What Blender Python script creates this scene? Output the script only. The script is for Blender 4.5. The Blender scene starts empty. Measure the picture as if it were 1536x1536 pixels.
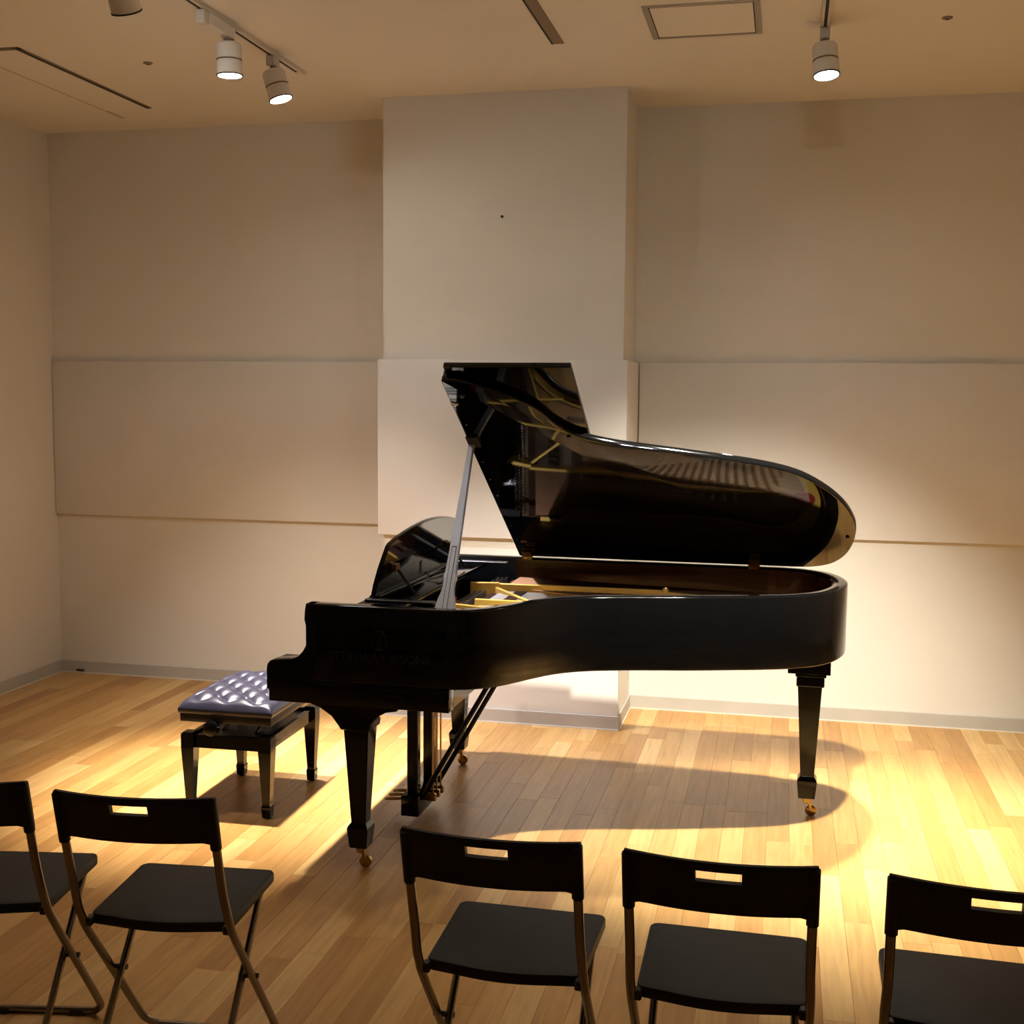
import bpy, bmesh, math, random
from mathutils import Vector, Matrix
random.seed(7)
scene = bpy.context.scene
COL = scene.collection
PI = math.pi

# ------------------------------------------------------------------ camera
F_PX, YAW, PITCH, ROLL, CAM_H = 1827.3, -0.21957, 0.09722, 0.00818, 1.6417
fw = Vector((math.sin(YAW)*math.cos(PITCH), math.cos(YAW)*math.cos(PITCH), -math.sin(PITCH)))
rt = Vector((math.cos(YAW), -math.sin(YAW), 0))
up = rt.cross(fw)
cr, sr = math.cos(ROLL), math.sin(ROLL)
r2 = cr*rt + sr*up
u2 = -sr*rt + cr*up
cd = bpy.data.cameras.new('camera')
cd.sensor_width = 36.0
cd.sensor_fit = 'HORIZONTAL'
cd.lens = F_PX/1536*36.0
cd.clip_start = 0.05
cam = bpy.data.objects.new('camera', cd)
COL.objects.link(cam)
M = Matrix((r2, u2, -fw)).transposed().to_4x4()
M.translation = Vector((0, 0, CAM_H))
cam.matrix_world = M
scene.camera = cam

# ------------------------------------------------------------------ world, exposure
wd = bpy.data.worlds.new('world')
scene.world = wd
wd.use_nodes = True
wd.node_tree.nodes['Background'].inputs[0].default_value = (1.0, 0.8, 0.6, 1)
wd.node_tree.nodes['Background'].inputs[1].default_value = 0.0
vs = scene.view_settings
vs.view_transform = 'Standard'
vs.look = 'None'
vs.gamma = 1.0
vs.use_curve_mapping = False
vs.exposure = 2.15

# lamps of the room: track position, aim point, power, cone, blend, colour
WARM = (1.0, 0.94, 0.80)
COOL = (0.92, 0.92, 1.06)
ROSE = (1.0, 0.90, 0.80)
LAMP_Z = 2.885
LAMPS = [
    # x, y, aim, beam watts, cone deg, spill watts, colour, label
    (-2.16, 4.54, (-2.12, 4.6, 0.0), 275, 47, 5, ROSE, 'left track spotlight with a long driver box above the piano bench'),
    (-2.16, 4.96, (-1.32, 5.02, 0.0), 135, 52, 2, COOL, 'left track spotlight hanging last on the track near the back wall'),
    (-2.16, 3.72, (-2.25, 5.5, 0.0), 52, 56, 1, ROSE, 'left track spotlight cut off by the top edge of the picture'),
    (0.105, 5.00, (0.36, 4.55, 0.0), 225, 52, 9, WARM, 'glowing spotlight alone on the right hand ceiling track'),
    (0.105, 3.55, (-0.26, 5.28, 0.0), 240, 66, 1, WARM, 'spotlight above the picture, aimed at the open piano from in front'),
    (0.105, 2.95, (-1.0, 5.2, 0.3), 12, 36, 1, COOL, 'spotlight above the picture, second in front of the piano lid'),
]

# ------------------------------------------------------------------ helpers
def mat(name, color=(0.5, 0.5, 0.5), rough=0.5, metal=0.0, coat=0.0, spec=0.5, emit=None, estr=0.0, coat_rough=0.03):
    m = bpy.data.materials.new(name)
    m.use_nodes = True
    b = m.node_tree.nodes['Principled BSDF']
    b.inputs['Base Color'].default_value = (*color, 1)
    b.inputs['Roughness'].default_value = rough
    b.inputs['Metallic'].default_value = metal
    b.inputs['Specular IOR Level'].default_value = spec
    b.inputs['Coat Weight'].default_value = coat
    b.inputs['Coat Roughness'].default_value = coat_rough
    if emit:
        b.inputs['Emission Color'].default_value = (*emit, 1)
        b.inputs['Emission Strength'].default_value = estr
    return m

def nodes(m):
    return m.node_tree.nodes, m.node_tree.links, m.node_tree.nodes['Principled BSDF']

def noise_tint(m, c1, c2, scale, detail=4, stretch=(1, 1, 1), bump=0.0, bump_scale=None, rough=None):
    n, l, b = nodes(m)
    tc = n.new('ShaderNodeTexCoord')
    mp = n.new('ShaderNodeMapping')
    mp.inputs['Scale'].default_value = stretch
    l.new(tc.outputs['Object'], mp.inputs['Vector'])
    nz = n.new('ShaderNodeTexNoise')
    nz.inputs['Scale'].default_value = scale
    nz.inputs['Detail'].default_value = detail
    l.new(mp.outputs[0], nz.inputs['Vector'])
    cr_ = n.new('ShaderNodeValToRGB')
    cr_.color_ramp.elements[0].position = 0.3
    cr_.color_ramp.elements[1].position = 0.7
    cr_.color_ramp.elements[0].color = (*c1, 1)
    cr_.color_ramp.elements[1].color = (*c2, 1)
    l.new(nz.outputs['Fac'], cr_.inputs[0])
    l.new(cr_.outputs[0], b.inputs['Base Color'])
    if bump:
        nb = n.new('ShaderNodeTexNoise')
        nb.inputs['Scale'].default_value = bump_scale or scale*5
        nb.inputs['Detail'].default_value = 3
        l.new(tc.outputs['Object'], nb.inputs['Vector'])
        bp = n.new('ShaderNodeBump')
        bp.inputs['Strength'].default_value = bump
        bp.inputs['Distance'].default_value = 0.002
        l.new(nb.outputs['Fac'], bp.inputs['Height'])
        l.new(bp.outputs[0], b.inputs['Normal'])
    return m

def obj(name, bm, m, parent=None, smooth=False, angle=None):
    me = bpy.data.meshes.new(name)
    bm.normal_update()
    bm.to_mesh(me)
    bm.free()
    return obj_me(name, me, m, parent, smooth, angle)

def obj_me(name, me, m, parent=None, smooth=False, angle=None):
    if m is not None:
        me.materials.append(m)
    if smooth:
        for p in me.polygons:
            p.use_smooth = True
        if angle is not None:
            me.set_sharp_from_angle(angle=math.radians(angle))
    o = bpy.data.objects.new(name, me)
    COL.objects.link(o)
    if parent is not None:
        o.parent = parent
    return o

def thing(name, label, cat, loc=(0, 0, 0), rotz=0.0, group=None):
    o = bpy.data.objects.new(name, None)
    COL.objects.link(o)
    o.empty_display_size = 0.05
    o.location = loc
    o.rotation_euler = (0, 0, rotz)
    o['label'] = label
    o['category'] = cat
    if group:
        o['group'] = group
    return o

def tag(o, label, cat, group=None):
    o['label'] = label
    o['category'] = cat
    if group:
        o['group'] = group
    return o

def struct(o, label=None, cat=None):
    o['kind'] = 'structure'
    if label:
        o['label'] = label
    if cat:
        o['category'] = cat
    return o

def copy_tree(o, parent=None):
    c = o.copy()
    COL.objects.link(c)
    if parent is not None:
        c.parent = parent
    for ch in list(o.children):
        copy_tree(ch, c)
    return c

def add_box(bm, x0, x1, y0, y1, z0, z1, mtx=None):
    vs_ = [bm.verts.new((x, y, z)) for z in (z0, z1) for y in (y0, y1) for x in (x0, x1)]
    if mtx is not None:
        for v in vs_:
            v.co = mtx @ v.co
    for f in ((0, 2, 3, 1), (4, 5, 7, 6), (0, 1, 5, 4), (2, 6, 7, 3), (0, 4, 6, 2), (1, 3, 7, 5)):
        bm.faces.new([vs_[i] for i in f])
    return vs_

def box(x0, x1, y0, y1, z0, z1, bev=0.0, seg=2, mtx=None):
    bm = bmesh.new()
    add_box(bm, x0, x1, y0, y1, z0, z1)
    if bev:
        bmesh.ops.bevel(bm, geom=list(bm.edges), offset=bev, segments=seg, affect='EDGES', profile=0.5)
    if mtx is not None:
        bm.transform(mtx)
    return bm

def add_prism(bm, poly, h0, h1, axis='z'):
    """extrude a 2-D polygon; axis z: (x,y)->z ; axis y: (x,z)->y"""
    def P(a, b, h):
        return (a, b, h) if axis == 'z' else ((a, h, b) if axis == 'y' else (h, a, b))
    A = [bm.verts.new(P(a, b, h0)) for a, b in poly]
    B = [bm.verts.new(P(a, b, h1)) for a, b in poly]
    n = len(poly)
    fs = [bm.faces.new(A), bm.faces.new(B)]
    for i in range(n):
        j = (i+1) % n
        fs.append(bm.faces.new((A[i], A[j], B[j], B[i])))
    bmesh.ops.recalc_face_normals(bm, faces=fs)
    return fs

def prism(poly, h0, h1, axis='z', bev=0.0, seg=2, sharp=30):
    bm = bmesh.new()
    add_prism(bm, poly, h0, h1, axis)
    if bev:
        es = [e for e in bm.edges if len(e.link_faces) == 2 and e.calc_face_angle() > math.radians(sharp)]
        bmesh.ops.bevel(bm, geom=es, offset=bev, segments=seg, affect='EDGES', profile=0.5)
    return bm

def add_tube(bm, pts, r, sides=8, cap=True, radii=None):
    pts = [Vector(p) for p in pts]
    rings = []
    t0 = (pts[1]-pts[0]).normalized()
    ref = Vector((0, 0, 1)) if abs(t0.z) < 0.9 else Vector((1, 0, 0))
    nrm = t0.cross(ref).normalized()
    for i, p in enumerate(pts):
        a = pts[max(i-1, 0)]
        b = pts[min(i+1, len(pts)-1)]
        t = (b-a).normalized()
        nrm = (nrm - t*nrm.dot(t)).normalized()
        bi = t.cross(nrm)
        rr = radii[i] if radii else r
        rings.append([bm.verts.new(p + rr*(math.cos(2*PI*k/sides)*nrm + math.sin(2*PI*k/sides)*bi)) for k in range(sides)])
    for i in range(len(rings)-1):
        for k in range(sides):
            j = (k+1) % sides
            bm.faces.new((rings[i][k], rings[i][j], rings[i+1][j], rings[i+1][k]))
    if cap:
        bm.faces.new(list(reversed(rings[0])))
        bm.faces.new(rings[-1])

def tube(pts, r, sides=8, radii=None):
    bm = bmesh.new()
    add_tube(bm, pts, r, sides, True, radii)
    return bm

def lathe(profile, sides=24, axis_mtx=None):
    """profile (r,z) list; closed at r==0 ends"""
    bm = bmesh.new()
    rings = []
    for r, z in profile:
        if r <= 1e-6:
            rings.append([bm.verts.new((0, 0, z))])
        else:
            rings.append([bm.verts.new((r*math.cos(2*PI*k/sides), r*math.sin(2*PI*k/sides), z)) for k in range(sides)])
    for a, b in zip(rings[:-1], rings[1:]):
        for k in range(sides):
            j = (k+1) % sides
            if len(a) == 1 and len(b) == 1:
                continue
            if len(a) == 1:
                bm.faces.new((a[0], b[j], b[k]))
            elif len(b) == 1:
                bm.faces.new((a[k], a[j], b[0]))
            else:
                bm.faces.new((a[k], a[j], b[j], b[k]))
    bmesh.ops.recalc_face_normals(bm, faces=list(bm.faces))
    if axis_mtx is not None:
        bm.transform(axis_mtx)
    return bm

def catmull(pts, per=6):
    out = []
    n = len(pts)
    for i in range(n-1):
        p0 = Vector(pts[max(i-1, 0)]); p1 = Vector(pts[i]); p2 = Vector(pts[i+1]); p3 = Vector(pts[min(i+2, n-1)])
        for k in range(per):
            t = k/per
            out.append(0.5*((2*p1) + (p2-p0)*t + (2*p0-5*p1+4*p2-p3)*t*t + (3*p1-p0-3*p2+p3)*t**3))
    out.append(Vector(pts[-1]))
    return out

def offset_poly(pts, d):
    """offset open 2-D polyline to its left by d"""
    out = []
    n = len(pts)
    for i in range(n):
        a = pts[max(i-1, 0)]; b = pts[min(i+1, n-1)]
        t = (b-a).normalized()
        out.append(pts[i] + d*Vector((-t.y, t.x)))
    return out

# ------------------------------------------------------------------ materials
m_wall = noise_tint(mat('wall_paper', rough=0.9, spec=0.2), (0.70, 0.665, 0.60), (0.74, 0.70, 0.635), 1.2, bump=0.35, bump_scale=420)
m_panel = noise_tint(mat('panel_cloth', rough=0.95, spec=0.15), (0.70, 0.665, 0.62), (0.73, 0.695, 0.645), 3.0, bump=0.4, bump_scale=600)
m_ceil = noise_tint(mat('ceiling_paint', rough=0.9, spec=0.2), (0.74, 0.69, 0.60), (0.77, 0.72, 0.63), 1.0, bump=0.2, bump_scale=300)
m_base = noise_tint(mat('baseboard_vinyl', rough=0.6, spec=0.3), (0.46, 0.43, 0.38), (0.50, 0.47, 0.42), 6.0)
m_bead = mat('baseboard_bead', (0.72, 0.66, 0.55), 0.5)
m_lac = mat('black_lacquer', (0.003, 0.003, 0.0033), 0.08, spec=0.30)
m_lac_lid = mat('black_lacquer_lid', (0.003, 0.003, 0.0033), 0.05, spec=0.38)
m_satin = mat('satin_black', (0.012, 0.011, 0.011), 0.35)
m_prop = mat('prop_lamp_sheen', (0.56, 0.64, 0.78), 0.38, metal=0.6)  # black stick; the lamp sheen on its face is put into the silver colour
m_gold = noise_tint(mat('plate_gold', rough=0.36, metal=0.5), (0.80, 0.50, 0.10), (0.86, 0.56, 0.13), 9)
m_brass = mat('brass', (0.42, 0.28, 0.11), 0.30, metal=1.0)
m_brown = mat('damper_felt', (0.030, 0.013, 0.007), 0.85, spec=0.1)
m_gold_shaded = mat('plate_gold_shaded', (0.10, 0.06, 0.025), 0.45, metal=0.6)  # gold web, darkened in its colour for the shade of desk and lid
m_mahog = noise_tint(mat('inner_rim_wood', rough=0.25, coat=0.4), (0.085, 0.030, 0.010), (0.13, 0.048, 0.016), 5, stretch=(1, 1, 12))
m_sound = noise_tint(mat('soundboard_wood', rough=0.35, coat=0.3), (0.24, 0.115, 0.035), (0.31, 0.155, 0.05), 6, stretch=(2, 22, 1))
m_string = mat('string_steel', (0.38, 0.34, 0.29), 0.42, metal=1.0)
m_copper = mat('string_copper', (0.17, 0.085, 0.04), 0.55, metal=0.8)
m_red = mat('red_felt', (0.22, 0.008, 0.012), 0.9)
m_ivory = mat('key_white', (0.80, 0.78, 0.72), 0.2)
m_ebony = mat('key_black', (0.01, 0.01, 0.01), 0.25)
m_leather = mat('bench_leather', (0.026, 0.025, 0.042), 0.34, spec=0.55)
m_button = mat('button_leather', (0.015, 0.014, 0.022), 0.6, spec=0.3)
m_plast = noise_tint(mat('chair_plastic', rough=0.55, spec=0.35), (0.010, 0.010, 0.011), (0.014, 0.014, 0.015), 30, bump=0.25, bump_scale=900)
m_tube = mat('chair_tube', (0.27, 0.235, 0.195), 0.27, metal=1.0)
m_white = mat('lamp_white', (0.72, 0.69, 0.64), 0.45)
m_trackm = mat('track_white', (0.62, 0.58, 0.52), 0.5)
m_dark = mat('dark_gap', (0.02, 0.016, 0.012), 0.8)
m_slot = mat('slot_brown', (0.22, 0.16, 0.10), 0.7)
m_lens = mat('lamp_lens', (0.9, 0.9, 0.9), 0.4, emit=(1.0, 0.95, 0.85), estr=40)
m_deskm = mat('music_desk_lacquer', (0.006, 0.006, 0.006), 0.05, spec=0.6)
m_logo = mat('logo_grey', (0.006, 0.007, 0.006), 0.35)

def floor_mat(name, per_island):
    m = mat(name, rough=0.32, spec=0.4)
    n, l, b = nodes(m)
    tc = n.new('ShaderNodeTexCoord')
    oi = n.new('ShaderNodeObjectInfo')
    ge = n.new('ShaderNodeNewGeometry')
    rnd = ge.outputs['Random Per Island'] if per_island else oi.outputs['Random']
    gp = n.new('ShaderNodeCombineXYZ')
    mu = n.new('ShaderNodeMath'); mu.operation = 'MULTIPLY'; mu.inputs[1].default_value = 37.0
    l.new(rnd, mu.inputs[0])
    l.new(mu.outputs[0], gp.inputs[0]); l.new(mu.outputs[0], gp.inputs[2])
    va = n.new('ShaderNodeVectorMath'); va.operation = 'ADD'
    l.new(ge.outputs['Position'], va.inputs[0]); l.new(gp.outputs[0], va.inputs[1])
    mp = n.new('ShaderNodeMapping'); mp.inputs['Scale'].default_value = (34, 2.2, 1)
    l.new(va.outputs[0], mp.inputs['Vector'])
    nz = n.new('ShaderNodeTexNoise'); nz.inputs['Scale'].default_value = 1.6; nz.inputs['Detail'].default_value = 6
    nz.inputs['Distortion'].default_value = 0.6
    l.new(mp.outputs[0], nz.inputs['Vector'])
    ramp = n.new('ShaderNodeValToRGB')
    e = ramp.color_ramp.elements
    e[0].position = 0.0; e[0].color = (0.445, 0.222, 0.064, 1)
    e[1].position = 1.0; e[1].color = (0.70, 0.445, 0.175, 1)
    e2 = ramp.color_ramp.elements.new(0.5); e2.color = (0.585, 0.33, 0.108, 1)
    l.new(rnd, ramp.inputs[0])
    gr = n.new('ShaderNodeValToRGB')
    gr.color_ramp.elements[0].position = 0.3; gr.color_ramp.elements[0].color = (0.80, 0.78, 0.74, 1)
    gr.color_ramp.elements[1].position = 0.72; gr.color_ramp.elements[1].color = (1.06, 1.06, 1.06, 1)
    l.new(nz.outputs['Fac'], gr.inputs[0])
    mx = n.new('ShaderNodeMix'); mx.data_type = 'RGBA'; mx.blend_type = 'MULTIPLY'; mx.inputs[0].default_value = 1.0
    l.new(ramp.outputs[0], mx.inputs[6]); l.new(gr.outputs[0], mx.inputs[7])
    l.new(mx.outputs[2], b.inputs['Base Color'])
    bp = n.new('ShaderNodeBump'); bp.inputs['Strength'].default_value = 0.08; bp.inputs['Distance'].default_value = 0.001
    l.new(nz.outputs['Fac'], bp.inputs['Height']); l.new(bp.outputs[0], b.inputs['Normal'])
    return m
m_floor = floor_mat('oak_plank', False)
m_floor_far = floor_mat('oak_plank_rest', True)
m_sub = mat('floor_joint', (0.26, 0.14, 0.055), 0.8)

# ------------------------------------------------------------------ room
XL, XR, YB, YF, H = -4.09, 2.75, 6.268, -2.6, 3.0705
CA, CB, CF = -1.9587, -0.761, 5.8153      # pillar left, right, front
floor = struct(obj('floor', box(XL, XR, YF, YB, -0.10, -0.006), m_sub), 'oak strip floor of the recital room', 'floor')

# planks: rows along the depth of the room
PW = 0.083
LENS = (0.55, 0.70, 0.85, 1.0, 1.2)
def plank_bm(x0, x1, y0, y1, bm=None, z0=-0.006, z1=0.0):
    g, ch = 0.0003, 0.0009
    new = bm is None
    if new:
        bm = bmesh.new()
    a = [bm.verts.new((x, y, z0)) for x, y in ((x0+g, y0+g), (x1-g, y0+g), (x1-g, y1-g), (x0+g, y1-g))]
    b = [bm.verts.new((x, y, z1-ch*0.7)) for x, y in ((x0+g, y0+g), (x1-g, y0+g), (x1-g, y1-g), (x0+g, y1-g))]
    c = [bm.verts.new((x, y, z1)) for x, y in ((x0+g+ch, y0+g+ch), (x1-g-ch, y0+g+ch), (x1-g-ch, y1-g-ch), (x0+g+ch, y1-g-ch))]
    for p, q in ((a, b), (b, c)):
        for i in range(4):
            j = (i+1) % 4
            bm.faces.new((p[i], p[j], q[j], q[i]))
    bm.faces.new(c)
    return bm
plank_me = {}
for L in LENS:
    me = bpy.data.meshes.new('plank')
    b_ = plank_bm(0, PW, 0, L); b_.to_mesh(me); b_.free()
    me.materials.append(m_floor)
    plank_me[L] = me
rest = bmesh.new()
rows = int((XR-XL)/PW)+1
cands = []
for i in range(rows):
    x0 = XL + i*PW
    x1 = min(x0+PW, XR)
    y = YB
    first = True
    while y > YF+1e-4:
        L = random.choice(LENS)
        if first:
            L *= random.uniform(0.3, 1.0)
        y0 = max(y-L, YF)
        full = (not first) and abs((y-y0)-L) < 1e-6 and x1-x0 > PW-1e-6
        first = False
        cx_, cy_ = (x0+x1)/2, (y+y0)/2
        # in the camera's view?
        d = Vector((cx_, cy_, 0))-Vector((0, 0, CAM_H))
        zc = d.dot(fw)
        inview = False
        if zc > 0.5:
            px = 768+F_PX*d.dot(r2)/zc
            for yy in (y, y0, cy_):
                dd = Vector((cx_, yy, 0))-Vector((0, 0, CAM_H))
                zz = dd.dot(fw)
                if zz > 0.5:
                    py = 768-F_PX*dd.dot(u2)/zz
                    px = 768+F_PX*dd.dot(r2)/zz
                    if -30 < px < 1566 and py < 1560:
                        inview = True
        cands.append((inview and (x1-x0 > PW-1e-6), zc if zc > 0 else 99, x0, x1, y0, y))
        y = y0
vis = sorted([c for c in cands if c[0]], key=lambda c: c[1])
shown = vis[:298]
shown_set = set(id(c) for c in shown)
for c in cands:
    if id(c) in shown_set:
        _, _, x0, x1, y0, y1 = c
        L = y1-y0
        k = min(LENS, key=lambda q: abs(q-L))
        o = bpy.data.objects.new('plank', plank_me[k])
        COL.objects.link(o)
        o.parent = floor
        o.location = (x0, y0, 0)
        if abs(k-L) > 1e-6:
            o.scale = (1, L/k, 1)
    else:
        plank_bm(c[2], c[3], c[4], c[5], rest)
po = obj('plank_field', rest, m_floor_far, floor)
po['kind'] = 'stuff'

T = 0.12
struct(obj('ceiling', box(XL-T, XR+T, YF-T, YB+T, H, H+T), m_ceil), 'plain plastered ceiling', 'ceiling')
struct(obj('wall_back', box(XL-T, XR+T, YB, YB+T, -0.1, H), m_wall), 'papered back wall behind the piano', 'wall')
struct(obj('wall_left', box(XL-T, XL, YF-T, YB, -0.1, H), m_wall), 'papered side wall on the left', 'wall')
struct(obj('wall_right', box(XR, XR+T, YF-T, YB, -0.1, H), m_wall), 'papered side wall outside the picture on the right', 'wall')
struct(obj('wall_front', box(XL-T, XR+T, YF-T, YF, -0.1, H), m_wall), 'papered wall behind the audience', 'wall')
struct(obj('wall_pillar', box(CA, CB, CF, YB, -0.006, H), m_wall), 'square pillar standing out from the back wall', 'pillar')

HB, TB = 0.070, 0.008
def baseboard(name, x0, x1, y0, y1, label, front):
    b = struct(obj(name, box(x0, x1, y0, y1, 0, HB, 0.0015, 1), m_base), label, 'baseboard')
    e = 0.004
    if front == 'y':
        o = obj('bead', box(x0, x1, y0-e, y0, 0, 0.006), m_bead, b)
    elif front == 'x':
        o = obj('bead', box(x1, x1+e, y0, y1, 0, 0.006), m_bead, b)
    else:
        o = obj('bead', box(x0-e, x0, y0, y1, 0, 0.006), m_bead, b)
    return b
baseboard('baseboard_back_left', XL, CA, YB-TB, YB, 'grey baseboard on the back wall left of the pillar', 'y')
baseboard('baseboard_back_right', CB, XR, YB-TB, YB, 'grey baseboard on the back wall right of the pillar', 'y')
baseboard('baseboard_left', XL, XL+TB, YF, YB-TB, 'grey baseboard along the left wall', 'x')
baseboard('baseboard_pillar_front', CA-TB, CB+TB, CF-TB, CF, 'grey baseboard across the front of the pillar', 'y')
baseboard('baseboard_pillar_right', CB, CB+TB, CF, YB-TB, 'grey baseboard on the right side of the pillar', 'x')
baseboard('baseboard_pillar_left', CA-TB, CA, CF, YB-TB, 'grey baseboard on the left side of the pillar', 'w')
tag(obj('cable_cover', box(-3.99, -3.94, YB-TB-0.004, YB-TB, 0.010, 0.022, 0.001, 1), m_dark), 'small dark cover low on the baseboard by the left corner', 'cover')

# acoustic panels
PT0, PB0, PTH = 1.802, 0.930, 0.024
tag(obj('wall_panel', box(XL+0.004, CA-PTH-0.004, YB-PTH, YB, PB0, PT0, 0.003, 2), m_panel, smooth=True, angle=30),
    'wide cloth covered acoustic panel on the wall left of the pillar', 'panel', 'acoustic panels')
tag(obj('wall_panel', box(CB+PTH+0.004, XR-0.1, YB-PTH, YB, PB0, PT0, 0.003, 2), m_panel, smooth=True, angle=30),
    'wide cloth covered acoustic panel on the wall right of the pillar', 'panel', 'acoustic panels')
pp = thing('pillar_panel', 'cloth covered acoustic panel wrapped round the pillar behind the lid', 'panel', (0, 0, 0), 0, 'acoustic panels')
obj('front_board', box(CA-PTH, CB+PTH, CF-PTH, CF, PB0, PT0, 0.003, 2), m_panel, pp, True, 30)
obj('side_board', box(CA-PTH, CA, CF, YB-PTH, PB0, PT0), m_panel, pp)
obj('side_board', box(CB, CB+PTH, CF, YB-PTH, PB0, PT0), m_panel, pp)
tag(obj('screw_cap', lathe([(0, 0), (0.007, 0), (0.007, 0.003), (0, 0.004)], 12, Matrix.Translation((-1.3587, CF, 2.487)) @ Matrix.Rotation(PI/2, 4, 'X')), m_dark),
    'tiny dark screw cap high on the pillar', 'screw')

# ceiling fittings
def ceil_disc(x, y, label):
    t = thing('sprinkler_head', label, 'sprinkler', (x, y, H), 0, 'ceiling sprinkler dots')
    obj('flange', lathe([(0, 0), (0.020, 0), (0.020, -0.004), (0.012, -0.007), (0, -0.007)], 16), m_slot, t)
    obj('nozzle', lathe([(0, -0.007), (0.007, -0.007), (0.006, -0.009), (0, -0.0095)], 12), m_dark, t)
ceil_disc(-2.772, 5.021, 'small brown ceiling sprinkler left of the left track')
ceil_disc(0.554, 5.011, 'small brown ceiling sprinkler right of the right track')

hx0, hx1, hy0, hy1 = -0.565, -0.133, 4.655, 5.075
ht = thing('access_hatch', 'square ceiling access hatch with a thin grey metal frame', 'hatch', ((hx0+hx1)/2, (hy0+hy1)/2, H))
m_hframe = mat('hatch_frame', (0.42, 0.38, 0.31), 0.35, metal=0.5)
hw = (hx1-hx0)/2; hh = (hy1-hy0)/2; ft = 0.024
obj('panel', box(-hw+ft, hw-ft, -hh+ft, hh-ft, -0.004, 0), m_ceil, ht)
for a in ((-hw, -hw+ft, -hh, hh), (hw-ft, hw, -hh, hh), (-hw+ft, hw-ft, -hh, -hh+0.011), (-hw+ft, hw-ft, hh-0.011, hh)):
    obj('frame_bar', box(*a, -0.006, 0, 0.001, 1), m_hframe, ht)
for x in (-hw+ft, hw-ft-0.003):
    obj('gap', box(x, x+0.003, -hh+0.012, hh-0.012, -0.0062, -0.0002), m_dark, ht)

sl = thing('slot_diffuser', 'narrow brown slot diffuser in the ceiling left of the hatch', 'vent', (-0.955, 4.2, H))
obj('slot_face', box(-0.018, 0.026, -0.9, 0.87, -0.003, 0), m_slot, sl)
obj('slot_gap', box(-0.026, -0.018, -0.9, 0.87, -0.004, 0), m_dark, sl)  # dark strip painted for the shaded left inner wall of the recess
vt = thing('ceiling_vent', 'long flush ceiling vent outlined by dark slots near the left wall', 'vent', (-3.32, 5.25, H))
obj('cover', box(-0.125, 0.105, -0.53, 0.55, -0.005, 0), m_ceil, vt)
obj('slot_gap', box(0.105, 0.133, -0.555, 0.55, -0.004, 0), m_slot, vt)
obj('slot_gap', box(0.112, 0.126, -0.545, 0.55, -0.005, 0), m_dark, vt)
obj('slot_gap', box(-0.30, 0.133, -0.56, -0.53, -0.004, 0), m_slot, vt)
obj('slot_edge', box(-0.137, -0.125, -0.53, 0.73, -0.006, 0), mat('vent_edge', (0.55, 0.47, 0.37), 0.7), vt)

# ------------------------------------------------------------------ tracks and spotlights
def track(x, y0, y1, label):
    t = thing('lighting_track', label, 'track', (x, 0, H), 0, 'ceiling lighting tracks')
    obj('rail', box(-0.017, 0.017, y0, y1, -0.020, 0, 0.001, 1), m_trackm, t)
    obj('groove', box(-0.006, 0.006, y0+0.01, y1-0.05, -0.0206, -0.019), m_dark, t)
    obj('end_cap', box(-0.018, 0.018, y1, y1+0.03, -0.021, 0, 0.002, 1), m_white, t)
track(-2.16, 1.6, 5.27, 'white ceiling lighting track on the left with three spotlights')
track(0.105, 1.6, 5.02, 'white ceiling lighting track on the right with the glowing spotlight')

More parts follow.
